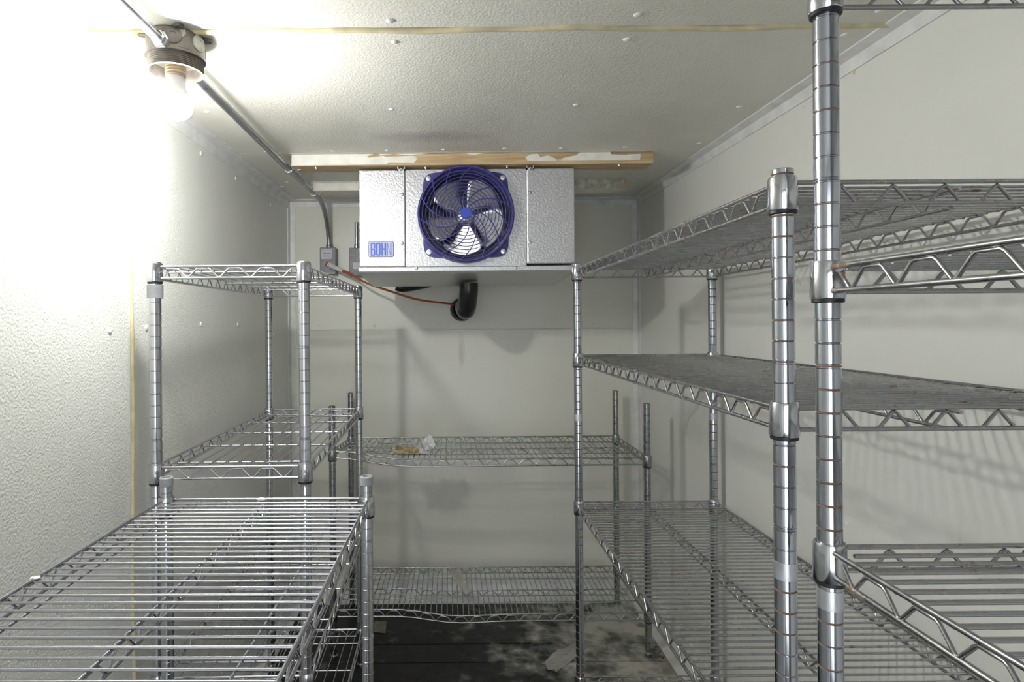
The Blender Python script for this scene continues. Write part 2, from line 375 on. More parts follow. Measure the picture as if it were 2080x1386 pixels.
def snake(a, b, zt, zb, period, r, off, zf=None, invert=False, n=6):
    """zigzag wire with flat tops and pointed feet between two rails"""
    a, b = Vector(a), Vector(b); Lg = (b-a).length; t = (b-a)/Lg
    cnt = max(1, round(Lg/period)); p = Lg/cnt; pts = []
    hi, lo = (zt, zb) if not invert else (zb, zt)
    for i in range(cnt):
        for f, z in ((.02, hi), (.36, hi), (.42, hi+(lo-hi)*.12), (.64, lo+(hi-lo)*.10), (.69, lo), (.74, lo+(hi-lo)*.10), (.96, hi+(lo-hi)*.12)):
            q = a+t*(i+f)*p; q.z = z+(zf(q.x, q.y) if zf else 0); pts.append(q)
    return MB().tube([q+Vector(off) for q in pts], r, n)
def add_shelf(root, sx, sy, z, wire_axis='x', pitch=.0208, mat='chrome_wire', cmat='chrome', zf=None, mids=1, singles=(), bars=None, wr_=.0021, seed=0):
    """one wire shelf at height z: rails (this mesh), zigzags, collars, wires"""
    hx, hy = sx/2, sy/2; g = CR-.002
    key = ('shelf', sx, sy, mat, wire_axis, tuple(singles), mids, bars, zf)
    def rail(mb, a, b, dz, r=RW):
        a, b = Vector(a), Vector(b); k = 20 if zf else 1
        mb.tube([Vector((*a.lerp(b, i/k).xy, dz+(zf(*a.lerp(b, i/k).xy) if zf else 0))) for i in range(k+1)], r, 8)
    if key not in cache:
        mb = MB()
        for s in (-1, 1):
            for dz in (0, -TH):
                rail(mb, (-hx+g, s*(hy+.004), 0), (hx-g, s*(hy+.004), 0), dz)
                rail(mb, (s*(hx+.004), -hy+g, 0), (s*(hx+.004), hy-g, 0), dz)
        cache[key] = mb.mesh('shelf', mat, True)
        sn = []
        for s in (-1, 1):
            sn.append(snake((-hx+g+.01, s*(hy+.004), 0), (hx-g-.01, s*(hy+.004), 0), -.0045, -TH+.001, .064, .0021, (0, 0, 0), zf, invert=(wire_axis == 'x')).mesh('zigzag_wire', mat, True))
            sn.append(snake((s*(hx+.004), -hy+g+.01, 0), (s*(hx+.004), hy-g-.01, 0), -.0045, -TH+.001, .064, .0021, (0, 0, 0), zf, invert=(wire_axis == 'y')).mesh('zigzag_wire', mat, True))
        md = []
        for i in range(mids):
            f = (i+1)/(mids+1)*2-1
            mb = MB(); zz = -.0068
            if wire_axis == 'x':
                X = f*hx; rail(mb, (X, -hy-.002, 0), (X, hy+.002, 0), zz, .0026); rail(mb, (X, -hy+.01, 0), (X, hy-.01, 0), -TH-.004, .0026)
                s_ = snake((X, -hy+.012, 0), (X, hy-.012, 0), zz-.003, -TH-.003, .064, .0021, (0, 0, 0), zf)
            else:
                Y = f*hy; rail(mb, (-hx-.002, Y, 0), (hx+.002, Y, 0), zz, .0026); rail(mb, (-hx+.01, Y, 0), (hx-.01, Y, 0), -TH-.004, .0026)
                s_ = snake((-hx+.012, Y, 0), (hx-.012, Y, 0), zz-.003, -TH-.003, .064, .0021, (0, 0, 0), zf)
            md.append((mb.mesh('support_rail', mat, True), s_.mesh('zigzag_wire', mat, True)))
        sg = []
        for f in singles:
            mb = MB()
            if wire_axis == 'x': rail(mb, (f*hx, -hy, 0), (f*hx, hy, 0), -.0064, .0020)
            else: rail(mb, (-hx, f*hy, 0), (hx, f*hy, 0), -.0064, .0020)
            sg.append(mb.mesh('support_rail', mat, True))
        cache[key+('x',)] = (sn, md, sg)
    sh = put('shelf', cache[key], root, (0, 0, z))
    sn, md, sg = cache[key+('x',)]
    for me in sn: put('zigzag_wire', me, sh)
    for a, c in md: put('support_rail', a, sh); put('zigzag_wire', c, sh)
    for a in sg: put('support_rail', a, sh)
    for i in (-1, 1):
        for j in (-1, 1):
            dz = zf(i*hx, j*hy) if zf else 0
            put('collar', collar_mesh(cmat), sh, (i*hx, j*hy, dz)); put('split_sleeve', ring_me, sh, (i*hx, j*hy, dz))
    # the deck of wires, one object each
    run, span = (sy, sx) if wire_axis == 'x' else (sx, sy)
    wk = ('wire', span, mat, wr_)
    if wk not in cache: cache[wk] = MB().tube([(-span/2-.0025, 0, 0), (span/2+.0025, 0, 0)], wr_, 6).mesh('wire', mat, True)
    cnt = int((run-.030)/pitch)
    for i in range(cnt+1):
        q = -run/2+.015+(run-.03)*i/cnt
        if wire_axis == 'x':
            x0, y0, x1, y1 = -hx, q, hx, q
        else: x0, y0, x1, y1 = q, -hy, q, hy
        inset = abs(q) > run/2-.024
        o = put('wire', cache[wk], sh)
        za = zf(x0, y0) if zf else 0; zb = zf(x1, y1) if zf else 0
        o.location = ((x0+x1)/2, (y0+y1)/2, -.0030+(za+zb)/2)
        tilt = math.atan2(zb-za, span)
        o.rotation_euler = (0, -tilt, 0) if wire_axis == 'x' else (0, -tilt, PI/2)
        if inset: o.scale = ((span-2*CR-.004)/span, 1, 1)
    if bars:
        bk = ('bar', span if wire_axis == 'x' else span, run, mat)
    return sh
def make_rack(label, cx, cy, sx, sy, h, shelves, pmat, rotz=0, joint=None, caps=(), **kw):
    root = thing('wire_shelf_rack', label, 'shelf rack', (cx, cy, 0), rotz)
    for i in (-1, 1):
        for j in (-1, 1):
            p = put('post', post_mesh(h, pmat, joint), root, (i*sx/2, j*sy/2, 0))
            put('levelling_foot', foot_me, p)
            if joint: put('joint_sleeve', joint_me, p, (0, 0, joint))
            if (i, j) in caps: put('post_cap', cap_me, p, (0, 0, h))
    for s in shelves:
        z, k2 = (s if isinstance(s, tuple) else (s, {}))
        add_shelf(root, sx, sy, z, **{**kw, **k2})
    return root
SW, SL = .4318, 1.194
# long rack by the right wall
dn = .744; xa = .411
make_rack('long four tier wire rack standing against the smooth right wall', xa+SW/2, dn+SL/2, SW, SL, H+.185, [H+.168, H-.108, H-.579, H-1.14], 'post_rusty', 0, H-.306,
          wire_axis='x', mat='rusty_wire', cmat='chrome', mids=1, singles=())
# nearest rack by the right wall, running on past the camera
make_rack('rust flecked wire rack with tallest posts, end to end with the long rack', .4175+SW/2, .667-SL/2, SW, SL, H+.415, [H+.372, H+.057, H-.252, H-1.10], 'post_rusty', 0, H-.306,
          wire_axis='x', mat='rusty_wire', cmat='chrome', mids=1, pitch=.0212, wr_=.0024)
# low rack across the back wall, its front rails bent
def sm(a, b, x): t = max(0, min(1, (x-a)/(b-a))); return t*t*(3-2*t)
bx0 = (P(675, 900, 2.298).x+P(1314, 900, 2.298).x)/2
def bend_up(x, y): return .034*(1-sm(-.60, -.30, x))*(.5-y/SW)
def bend_lo(x, y): return (.020*(1-sm(-.36, -.14, x))-.006*math.exp(-((x+.1)/.12)**2))*(.5-y/SW)
make_rack('low dull zinc wire rack standing along the back wall under the cooling unit', bx0, 2.298+SW/2, SL, SW, H-.312, [(H-.517, dict(zf=bend_up)), (H-1.105, dict(zf=bend_lo))], 'post_zinc', 0,
          wire_axis='y', mat='zinc_wire', cmat='post_zinc', mids=1, singles=(-.5, .5), pitch=.0205, wr_=.0018)
# tall narrow rack by the left wall: long wires over cross bars
tx0, tx1 = P(318, 750, 1.35).x, P(617, 750, 1.35).x
tcx = (tx0+tx1)/2; TW = .330; TL = .889
rt = make_rack('tall narrow chrome wire rack standing by the embossed left wall', tcx-.006, 1.35+TL/2, TW, TL, H+.140, [H+.130, H-.316, H-.784, H-1.134], 'chrome', .014,
               wire_axis='y', mat='chrome_wire', cmat='chrome', mids=0, pitch=.0300, wr_=.0016)
barm = MB().tube([(-TW/2-.004, 0, 0), (TW/2+.004, 0, 0)], .0027, 8).mesh('cross_bar', 'chrome_wire', True)
for s in [c for c in rt.children if c.name.startswith('shelf')]:
    for fy in (-.375, -.178, .010, .195, .362):
        put('cross_bar', barm, s, (0, fy, -.0072))
MB().lathe([(PR+.0004, -.030), (CR-.0004, -.030), (CR-.0004, 0), (PR+.0004, 0)], 20).build('plastic_sleeve', 'outlet_grey', [c for c in rt.children if c.name.startswith('shelf')][0], True, (-TW/2, -TL/2, -.0405))
# low rack in front of it
lx0, lx1 = P(345, 1000, 1.285).x, P(746, 1000, 1.285).x
make_rack('low bright chrome wire rack with capped posts in front of the tall narrow rack', (lx0+lx1)/2-.010, 1.285-.889/2, .426, .889, H-.332, [H-.372, H-1.12], 'chrome', -.012, None, ((-1, 1), (1, 1), (-1, -1), (1, -1)),
          wire_axis='x', mat='chrome_wire', cmat='chrome', mids=1, singles=(-.76, .76), pitch=.0222, wr_=.0021)

# ------------------------------------------------------------------ ceiling lamp
LX, LY = P(357, 160, 1.21).x, 1.21
lamp = thing('ceiling_lamp', 'bare glowing bulb in a round brown junction box on the ceiling', 'lamp', (LX, LY, ZC))
box = MB().lathe([(.050,0),(.0545,-.003),(.0550,-.040),(.0565,-.0415),(.0565,-.046),(.0535,-.0475)], 40).build('junction_box', 'box_brown', lamp, True)
prof = []
z = -.0475
for i in range(7): prof += [(.0525, z), (.0508, z-.0016), (.0525, z-.0032)]; z -= .0034
prof += [(.051, z), (.0485, z-.0005), (.0475, z+.004), (.0475, -.035)]
MB().lathe(prof, 40, cap=False).build('threaded_ring', 'box_brown', lamp, True)
MB().lathe([(.0476, -.036), (.002, -.0355)], 32).build('inner_plate', 'galvanised', lamp)
MB().lathe([(.020,-.036),(.020,-.060),(.0185,-.062),(.020,-.065),(.0185,-.068),(.020,-.071),(.0185,-.074),(.0195,-.078),(.017,-.080)], 24).build('socket', 'socket', lamp, True)
RB = .0325; ZB = -.1335
A0 = PI*.36                      # the glow starts here; opaque base extended over the globe to shade the ceiling
MB().lathe([(.017,-.080),(.0185,-.083),(.0188,-.100),(.0196,-.1065)]+[((RB+.0003)*math.sin(PI*.22+(A0-PI*.22)*i/8), ZB+(RB+.0003)*math.cos(PI*.22+(A0-PI*.22)*i/8)) for i in range(9)], 28).build('bulb_base', 'bulb_neck', lamp, True)
gp = []
for i in range(0, 13):
    a = A0+(PI-A0)*i/12; gp.append((max(.0003, RB*math.sin(a)), ZB+RB*math.cos(a)))
MB().lathe(gp, 28).build('bulb', 'bulb', lamp, True)
for a in (-70, -15, 50, 165):
    aa = math.radians(a); d = Vector((math.cos(aa), math.sin(aa), 0))
    k = MB().lathe([(.016, 0), (.016, .004), (.013, .006), (.006, .0066), (.006, .005)], 18, axisM(d*.0525+Vector((0, 0, -.020)), d)).build('knockout_plug', 'box_paint' if a != -70 else 'box_brown', lamp, True)
for a in (10, 100, 200, 300):
    aa = math.radians(a); d = Vector((math.cos(aa), math.sin(aa), 0)); t = Vector((-d.y, d.x, 0))
    q = [d*.050-t*.011, d*.064-t*.008, d*.070, d*.064+t*.008, d*.050+t*.011]
    MB().prism(q, (0, 0, -.006)).build('mounting_lug', 'box_brown', lamp)
MB().prism([Vector((.0545*math.cos(a)*1.012, .0545*math.sin(a)*1.012, zz)) for a, zz in ((-1.25,-.004),(-.85,-.004),(-.8,-.012),(-.9,-.020),(-1.05,-.017),(-1.2,-.022))], (.0006, -.0012, 0)).build('paint_patch', 'box_paint', lamp)

# ------------------------------------------------------------------ conduits
CZ = ZC-.034
def arc(c, r, a0, a1, n, ux, uy):
    return [Vector(c)+Vector(ux)*r*math.cos(a0+(a1-a0)*i/n)+Vector(uy)*r*math.sin(a0+(a1-a0)*i/n) for i in range(n+1)]
cx_ = P(668, 470, 2.78).x
cr = .0108
c1 = thing('conduit', 'dull grey conduit running along the ceiling from lamp to outlet', 'conduit', (cx_, 2.0, CZ))
pts = [(LX-.004, LY+.056, CZ), (cx_-.004, 2.0, CZ-.003), (cx_-.004, 2.55, CZ-.004)]
yw = YB-.036
for i in range(1, 9):
    a = PI/2*i/8; pts.append((cx_, 2.55+(yw-2.55)*math.sin(a), CZ-.004-.19*(1-math.cos(a))))
zo = P(668, 506, yw).z
pts.append((cx_, yw, zo+.012))
MB().tube([Vector(p)-c1.location for p in pts], cr, 14).build('pipe', 'conduit', c1, True)
MB().lathe([(.0145, -.006), (.0145, .010), (.0125, .014)], 16).build('connector', 'conduit', c1, True, (0, yw-2.0, zo+.006-CZ))
for yy, zz in ((2.105, ZC-.038), (2.49, ZC-.038)):
    mb = MB(); q = [Vector((cx_-.004+(cr+.0014)*math.cos(a), yy, CZ-.003+(cr+.0014)*math.sin(a)))-c1.location for a in [PI*.95+PI*1.08*i/12 for i in range(13)]]
    q.append(Vector((cx_+.038, yy, ZC-.0395))-c1.location)
    for dy in (-.0052, -.0018, .0018, .0052): mb.tube([p+Vector((0, dy, 0)) for p in q], .0018, 6)
    s_ = mb.build('strap', 'galvanised', c1, True)
    MB().lathe([(.007, 0), (.006, -.003), (.002, -.004)], 12).build('screw', 'screw', s_, True, Vector((cx_+.028, yy, ZC-.040))-c1.location)
c2 = thing('conduit', 'bright new conduit entering the lamp box from the doorway side', 'conduit', (LX, .3, CZ))
MB().tube([(0, YF+.004-.3, 0), (.0, LY-.060-.3, 0)], cr, 14).build('pipe', 'conduit_new', c2, True)
MB().lathe([(.0165, 0), (.0165, .012), (.0135, .014), (.0135, .022)], 6, axisM((0, LY-.054-.3, 0), (0, -1, 0))).build('lock_nut', 'conduit_new', c2)

# ------------------------------------------------------------------ hanger timbers
BT = .0385
def timber(label, d, w, x0, x1):
    a, c = P(*x0, d).x, P(*x1, d).x
    o = thing('timber_batten', label, 'timber', ((a+c)/2, d, ZC-BT))
    hw = (c-a)/2
    t_ = bevel(MB().box((-hw, 0, 0), (hw, w, BT)).build('board', 'wood', o), .002)
    return o, hw
tb, hw = timber('timber batten with flaking white paint above the cooling unit', 2.056, .089, (591, 330), (1328, 330))
def patch(o, pxs, d, nm='paint_flake', mat='white_paint', th=.0016):
    q = [P(x, y, d)-o.location for x, y in pxs]
    for p in q: p.y = 0; p.z = max(.0005, min(BT-.0002, p.z))
    return MB().prism(q, (0, -th, 0)).build(nm, mat, o)
patch(tb, [(593,311),(700,309),(760,309),(745,318),(750,321),(778,317),(785,319),(840,317),(848,322),(845,327),(840,331),(790,330),(785,334),(592,337)], 2.056)
patch(tb, [(770,308),(900,306),(1050,304),(1048,309),(1040,312),(1030,308),(1005,311),(985,310),(960,315),(945,312),(900,311),(870,310),(830,316),(800,313),(772,316)], 2.056)
patch(tb, [(1067,320),(1078,314),(1092,313),(1098,320),(1112,316),(1128,322),(1131,327),(1072,327)], 2.056)
patch(tb, [(1139,326),(1145,321),(1170,316),(1178,310),(1210,310),(1240,309),(1240,314),(1270,315),(1280,314),(1301,313),(1300,325)], 2.056)
patch(tb, [(1080,303),(1200,302),(1329,300),(1329,305),(1300,309),(1270,308),(1240,306),(1200,308),(1150,307),(1110,309),(1082,308)], 2.056)
for x, y in ((642,341),(1258,335),(865,341),(1030,338)):
    p = PZ(x, y, ZC-BT); MB().lathe([(.010, 0), (.0098, -.0015), (.005, -.002), (.0045, -.005), (.001, -.0055)], 12).build('lag_screw', 'screw', tb, True, p-tb.location)
tb2, hw2 = timber('white painted rear batten with cracked caulk beside the cooling unit', 2.44, .089, (628, 375), (1270, 375))
def patch2(pxs): patch(tb2, pxs, 2.44, 'caulk_patch', 'caulk', .004)
patch(tb2, [(629,367),(900,366),(1160,364),(1160,384),(900,386),(634,387)], 2.44)
patch2([(1162,357),(1262,356),(1268,362),(1264,378),(1252,385),(1215,384),(1190,387),(1162,386)])
MB().box((-hw2, .001, -.0008), (hw2, .088, .0005)).build('paint_flake', 'white_paint', tb2)

# ------------------------------------------------------------------ cooling unit
UD = 2.08
ux0, ux1 = P(729, 450, UD).x, P(1167, 450, UD).x
uz0, uz1 = P(948, 541, UD).z, ZC-BT-.0085
pb = P(948, 554, UD).z
U = thing('evaporator_unit', 'silver ceiling hung cooling unit with blue fan guard', 'cooling unit', ((ux0+ux1)/2, UD, pb))
O = U.location.copy()
def ub(name, mat, a, b, parent=U, bv=0, sm_=False):
    o = MB().box(Vector(a)-O, Vector(b)-O).build(name, mat, parent)
    return bevel(o, bv) if bv else o
sxa, sxb = P(824, 440, UD).x, P(1069, 440, UD).x
UB = 2.50
wall_mat('unit_skin', (.58, .58, .60), (.50, .49, .48), .35, 150, .38, .5)
MATS['unit_skin'].node_tree.nodes['Principled BSDF'].inputs['Metallic'].default_value = .75
lp = ub('side_cover', 'unit_skin', (ux0, UD, uz0), (sxa-.0012, UB, uz1), bv=.004)
rp = ub('side_cover', 'unit_skin', (sxb+.0012, UD-.006, uz0+.006), (ux1, UB, uz1+.0), bv=.004)
# front panel with the round fan opening
fc = P(946, 437, UD)
fx, fz = fc.x, fc.z; FR = .150
mb = MB(); K = 64; vi = []; vo = []
for k in range(K):
    a = 2*PI*k/K; c, s = math.cos(a), math.sin(a)
    vi.append((fx+FR*c, UD+.004, fz+FR*s))
    tx = ((sxb-fx) if c > 0 else (fx-sxa))/max(abs(c), 1e-6); tz = ((uz1-fz) if s > 0 else (fz-uz0))/max(abs(s), 1e-6); t = min(tx, tz)
    vo.append((fx+t*c, UD+.004, fz+t*s))
vb = [(x, y+.10, z) for x, y, z in vi]
corn = [(sxa, UD+.004, uz0), (sxb, UD+.004, uz0), (sxb, UD+.004, uz1), (sxa, UD+.004, uz1)]
vs = vi+vo+corn; fs = [(k, (k+1) % K, K+(k+1) % K, K+k) for k in range(K)]
def sidecode(p): return (abs(p[0]-sxa) < 1e-5, abs(p[0]-sxb) < 1e-5, abs(p[2]-uz0) < 1e-5, abs(p[2]-uz1) < 1e-5)
for k in range(K):
    a, c = vo[k], vo[(k+1) % K]
    if sidecode(a) != sidecode(c):
        best = min(range(4), key=lambda i: (Vector(corn[i])-(Vector(a)+Vector(c))/2).length)
        fs.append((K+k, K+(k+1) % K, 2*K+best))
mb.add([Vector(v)-O for v in vs], fs).build('front_panel', 'unit_skin', U)
MB().add([Vector(v)-O for v in vi+vb], [(k, (k+1) % K, K+(k+1) % K, K+k) for k in range(K)]).build('fan_shroud', 'guard_blue', U)
ub('coil', 'coil', (sxa, UB-.06, uz0), (sxb, UB, uz1)); ub('top_panel', 'galvanised', (sxa, UD+.006, uz1-.003), (sxb, UB, uz1))
# drip pan with a rolled front lip and a sloping tray under it
pan = MB()
px0, px1 = ux0-.001, ux1+.001
secs = [(UD-.004, uz0), (UD-.007, uz0-.003), (UD-.007, pb+.006), (UD-.003, pb), (UD+.02, pb-.003), (UB-.04, pb-.020), (UB+.01, pb-.020), (UB+.01, uz0)]
pan.prism([Vector((px0, y, z))-O for y, z in secs], (px1-px0, 0, 0)).build('drip_pan', 'unit_skin', U)
scm = MB().lathe([(.0055, 0), (.0055, -.0022), (.0045, -.0042), (.0015, -.005)], 12, axisM((0,0,0), (0, 1, 0))).mesh('screw', 'screw', True)
for x, y, d in ((817,395,UD),(817,494,UD),(1076,391,UD-.006),(1076,492,UD-.006),(846,545,UD-.007),(1048,544,UD-.007)):
    put('screw', scm, U, P(x, y, d)-O)
for x in (815, 1076):
    p = P(x, 339, UD)
    mb = MB().box((p.x-.013, UD-.010, uz1-.006), (p.x+.013, UD+.012, uz1-.0005)).box((p.x-.013, UD-.010, uz1-.006), (p.x-.009, UD-.004, uz1+.008)).box((p.x+.009, UD-.010, uz1-.006), (p.x+.013, UD-.004, uz1+.008))
    mb.v = [tuple(Vector(v)-O) for v in mb.v]; h_ = mb.build('hanger_bracket', 'galvanised', U)
    MB().lathe([(.006, 0), (.006, .004), (.003, .006)], 6, axisM(Vector((p.x, UD-.010, uz1-.002))-O, (0, -1, 0))).build('bolt', 'screw', h_)
# fan: motor, five blades
fo = Vector((fx, UD+.036, fz))-O
MB().lathe([(.030, 0), (.030, -.020), (.022, -.026), (.010, -.030), (.001, -.030)], 24, axisM(fo, (0, 1, 0))).build('fan_hub', 'blade', U, True)
bm_ = MB(); NR, NA = 12, 10; vs = []; fs = []
for i in range(NR+1):
    t = i/NR; r_ = .026+.112*t
    wdt = math.radians(40+36*math.sin(min(1, t*1.1)*PI*.55))*(1 if t < .8 else math.sqrt(max(.02, 1-((t-.8)/.2)**2*.86)))
    sweep = math.radians(-16*t)
    for j in range(NA+1):
        s = j/NA-.5; a = sweep+s*wdt
        yy = -s*wdt*r_*.42+.010*(s*s)*t
        vs.append(Vector((r_*math.cos(a), yy, r_*math.sin(a))))
for i in range(NR):
    for j in range(NA): q = i*(NA+1)+j; fs.append((q, q+1, q+NA+2, q+NA+1))
blade = bm_.add(vs, fs).mesh('fan_blade', 'blade', True)
for k in range(5):
    o = put('fan_blade', blade, U, fo+Vector((0, .0, 0)), (0, math.radians(85+72*k), 0))
    md = o.modifiers.new('thickness', 'SOLIDIFY'); md.thickness = .0016
# fan guard
gd = Vector((fx, UD+.003, fz))-O
def superr(a, hf, n=7): return hf/((abs(math.cos(a))**n+abs(math.sin(a))**n)**(1/n))
K = 96; ins = []; outs = []
for k in range(K):
    a = 2*PI*k/K; c, s = math.cos(a), math.sin(a); ro = max(.160, superr(a, .1470, 8))
    ins.append(Vector((.150*c, 0, .150*s))); outs.append(Vector((ro*c, 0, ro*s)))
tk = Vector((0, -.006, 0))
guard = MB().add(ins+outs+[p+tk for p in ins]+[p+tk for p in outs],
    [f for k in range(K) for f in ((k, (k+1) % K, K+(k+1) % K, K+k), (2*K+k, 3*K+k, 3*K+(k+1) % K, 2*K+(k+1) % K), (k, 2*K+k, 2*K+(k+1) % K, (k+1) % K), (K+k, K+(k+1) % K, 3*K+(k+1) % K, 3*K+k))]).build('fan_guard', 'guard_blue', U, True, gd)
MB().lathe([(.152, 0), (.1665, 0), (.1665, .012), (.164, .034), (.161, .037), (.158, .037), (.156, .034), (.153, .010)], 72, axisM((0,0,0), (0, -1, 0)), cap=False).build('outer_band', 'guard_blue', guard, True)
def gy(r): return -.034-.012*(1-(r/.158)**2)
for i in range(11):
    r_ = .030+(.147-.030)*i/10
    MB().tube([(r_*math.cos(2*PI*k/48), gy(r_), r_*math.sin(2*PI*k/48)) for k in range(48)], .0015, 6, True).build('guard_ring', 'guard_blue', guard, True)
rib = MB().tube([((.016+.143*t)*math.cos(-1.05*t**.9), gy(.016+.143*t)-.0012, (.016+.143*t)*math.sin(-1.05*t**.9)) for t in [i/14 for i in range(15)]], .0020, 6).mesh('guard_rib', 'guard_blue', True)
for k in range(14): put('guard_rib', rib, guard, None, (0, 2*PI*k/14+.2, 0))
MB().lathe([(.0185, .030), (.0185, .0475), (.017, .049), (.001, .0492)], 28, axisM((0,0,0), (0, -1, 0))).build('hub_cap', 'hub_blue', guard, True)
wsh = MB().lathe([(.0085, 0), (.0085, .0015), (.0055, .0018), (.0055, .005), (.002, .0055)], 14, axisM((0,0,0), (0, -1, 0))).mesh('screw', 'galvanised', True)
for i in (-1, 1):
    for j in (-1, 1): put('screw', wsh, guard, (i*.1275, -.006, j*.126))
# name plate with its lettering
n0, n1 = P(748, 523, UD), P(800, 490, UD)
npx, npz = (n0.x+n1.x)/2, (n0.z+n1.z)/2; nw, nh = (n1.x-n0.x)/2, (n1.z-n0.z)/2
def rrect(w, h, r, y):
    return [Vector((sx*(w-r)+r*math.cos(a), y, sz*(h-r)+r*math.sin(a))) for sx, sz, a0 in ((1,1,0),(-1,1,PI/2),(-1,-1,PI),(1,-1,1.5*PI)) for a in [a0+PI/2*i/5 for i in range(6)]]
plate = MB().prism(rrect(nw, nh, .007, 0), (0, -.0012, 0)).build('name_plate', 'ink_edge', U, False, Vector((npx, UD, npz))-O)
MB().prism(rrect(nw-.0022, nh-.0022, .0055, -.0012), (0, -.0006, 0)).build('plate_face', 'plate_blue', plate)
def glyph(ch, x, w, h, t):
    """condensed block capitals as flat slabs, lower left at (x, -h/2)"""
    z0, z1, zm = -h/2, h/2, 0.0; c = t*.45
    V = lambda pts: [Vector((x+a, -.0018, b)) for a, b in pts]
    if ch == 'B':
        ps = [[(0, z0), (t, z0), (t, z1), (0, z1)], [(t, z1-t*.8), (w-t, z1-t*.8), (w-c, z1), (t, z1)], [(w-t, zm+t*.5), (w-c*.6, zm+t*.3), (w, zm+t), (w, z1-c*1.4), (w-c, z1), (w-t, z1-t*.8)],
              [(t, zm-t*.4), (w-t, zm-t*.4), (w-c*.6, zm), (w-t, zm+t*.5), (t, zm+t*.4)], [(w-t, z0+t*.8), (w-c, z0), (w, z0+c*1.4), (w, zm-t), (w-c*.6, zm), (w-t, zm-t*.4)], [(t, z0), (w-c, z0), (w-t, z0+t*.8), (t, z0+t*.8)]]
    elif ch == 'O':
        ps = [[(0, z0+c*1.4), (t, z0+t*.9), (t, z1-t*.9), (0, z1-c*1.4)], [(w-t, z0+t*.9), (w, z0+c*1.4), (w, z1-c*1.4), (w-t, z1-t*.9)],
              [(0, z1-c*1.4), (t, z1-t*.9), (w-t, z1-t*.9), (w, z1-c*1.4), (w-c, z1), (c, z1)], [(c, z0), (w-c, z0), (w, z0+c*1.4), (w-t, z0+t*.9), (t, z0+t*.9), (0, z0+c*1.4)]]
    elif ch == 'H':
        ps = [[(0, z0), (t, z0), (t, z1), (0, z1)], [(w-t, z0), (w, z0), (w, z1), (w-t, z1)], [(t, -t*.45), (w-t, -t*.45), (w-t, t*.45), (t, t*.45)]]
    else:
        ps = [[(0, z0), (t*.75, z0), (t*.75, z1), (0, z1)], [(w-t*.75, z0), (w, z0), (w, z1), (w-t*.75, z1)], [(t*.75, z1-t*1.2), (w-t*.75, z0), (w-t*.75, z0+t*1.2), (t*.75, z1)]]
    mb = MB()
    for p in ps: mb.prism(V(p), (0, -.0006, 0))
    mb.build('lettering', 'ink_blue', plate)
lw = nw*2*.80/4.42
for k, ch in enumerate('BOHN'): glyph(ch, -nw*.80+k*lw*1.14, lw, nh*2*.80, lw*(.33 if ch != 'N' else .27))


# drain and suction pipe
D0 = P(952, 574, 2.32)
dr = thing('drain_pipe', 'black wrapped drain elbow dropping from the cooling unit to the wall', 'pipe', P(938, 628, YB))
o_ = dr.location.copy()
pe = P(938, 629, YB-.005); dtop = Vector((D0.x, D0.y, pb-.020)); dm = Vector((P(950, 605, 2.34).x, 2.34, P(950, 611, 2.34).z))
pts = [dtop, dtop+Vector((0, .002, -.03)), dm, dm+Vector((-.003, .018, -.024)), dm+Vector((-.008, .07, -.036)), pe+Vector((.002, -.12, .008)), pe]
def smooth_path(p, k=6):
    out = []
    for i in range(len(p)-1):
        a, b_, c, d = p[max(i-1, 0)], p[i], p[i+1], p[min(i+2, len(p)-1)]
        for j in range(k):
            t = j/k; out.append(.5*((2*b_)+(c-a)*t+(2*a-5*b_+4*c-d)*t*t+(3*b_-a-3*c+d)*t**3))
    return out+[p[-1]]
MB().tube([p-o_ for p in smooth_path(pts)], .036, 18).build('elbow', 'pipe_wrap', dr, True)
for k, (rr, off) in enumerate(((.048, .0), (.046, -.020), (.043, -.040))):
    MB().tube([Vector((rr*math.cos(2*PI*i/28), off-.006, rr*math.sin(2*PI*i/28)))+pe-o_ for i in range(28)], .0065, 8, True).build('wall_collar', ('black_plastic', 'outlet_grey', 'black_plastic')[k], dr, True)
MB().lathe([(.050, 0), (.050, .004), (.030, .006)], 28, axisM(Vector((pe.x, YB-.0005, pe.z))-o_, (0, -1, 0))).build('wall_flange', 'black_plastic', dr, True)
sp_ = MB().tube(smooth_path([P(806, 582, 2.60), P(818, 585, 2.60), P(845, 581, 2.62), P(876, 574, 2.66), P(884, 566, 2.72)]), .019, 12)
so = sp_.build('suction_pipe', 'pipe_wrap', None, True); tag(so, 'black insulated line tucked behind the drip pan', 'pipe')

# outlet, its plug and cord; second box
ob = thing('outlet_box', 'grey surface outlet box at the foot of the ceiling conduit', 'outlet', (cx_, YB, zo-.055))
def bl(name, mat, a, b, parent, bv=0):
    o = MB().box(a, b).build(name, mat, parent); return bevel(o, bv) if bv else o
bl('box_body', 'outlet_grey', (-.040, -.055, -.062), (.034, -.001, .060), ob, .003)
rc = bl('receptacle', 'receptacle', (-.034, -.060, .004), (.020, -.055, .052), ob, .003)
bl('slot', 'outlet_grey', (-.022, -.0605, .030), (.012, -.0595, .033), rc); bl('slot', 'outlet_grey', (-.022, -.0605, .018), (.012, -.0595, .021), rc)
bl('cover_flap', 'outlet_grey', (-.034, -.0575, -.055), (.026, -.055, -.001), ob, .002); bl('label_sticker', 'receptacle', (-.018, -.056, -.061), (.028, -.0552, -.052), ob)
cd = thing('heater_cord', 'orange cord with white plug running from outlet to drain pipe', 'cord', P(664, 541, YB-.07))
oc = cd.location.copy()
pa, pm_ = P(668, 538, 2.74), P(697, 551, 2.70)
ax = (pm_-pa).normalized()
MB().tube([p-oc for p in (pa-ax*.010, pa+ax*.004)], .012, 10).build('plug_face', 'red_plastic', cd, True)
pg = MB()
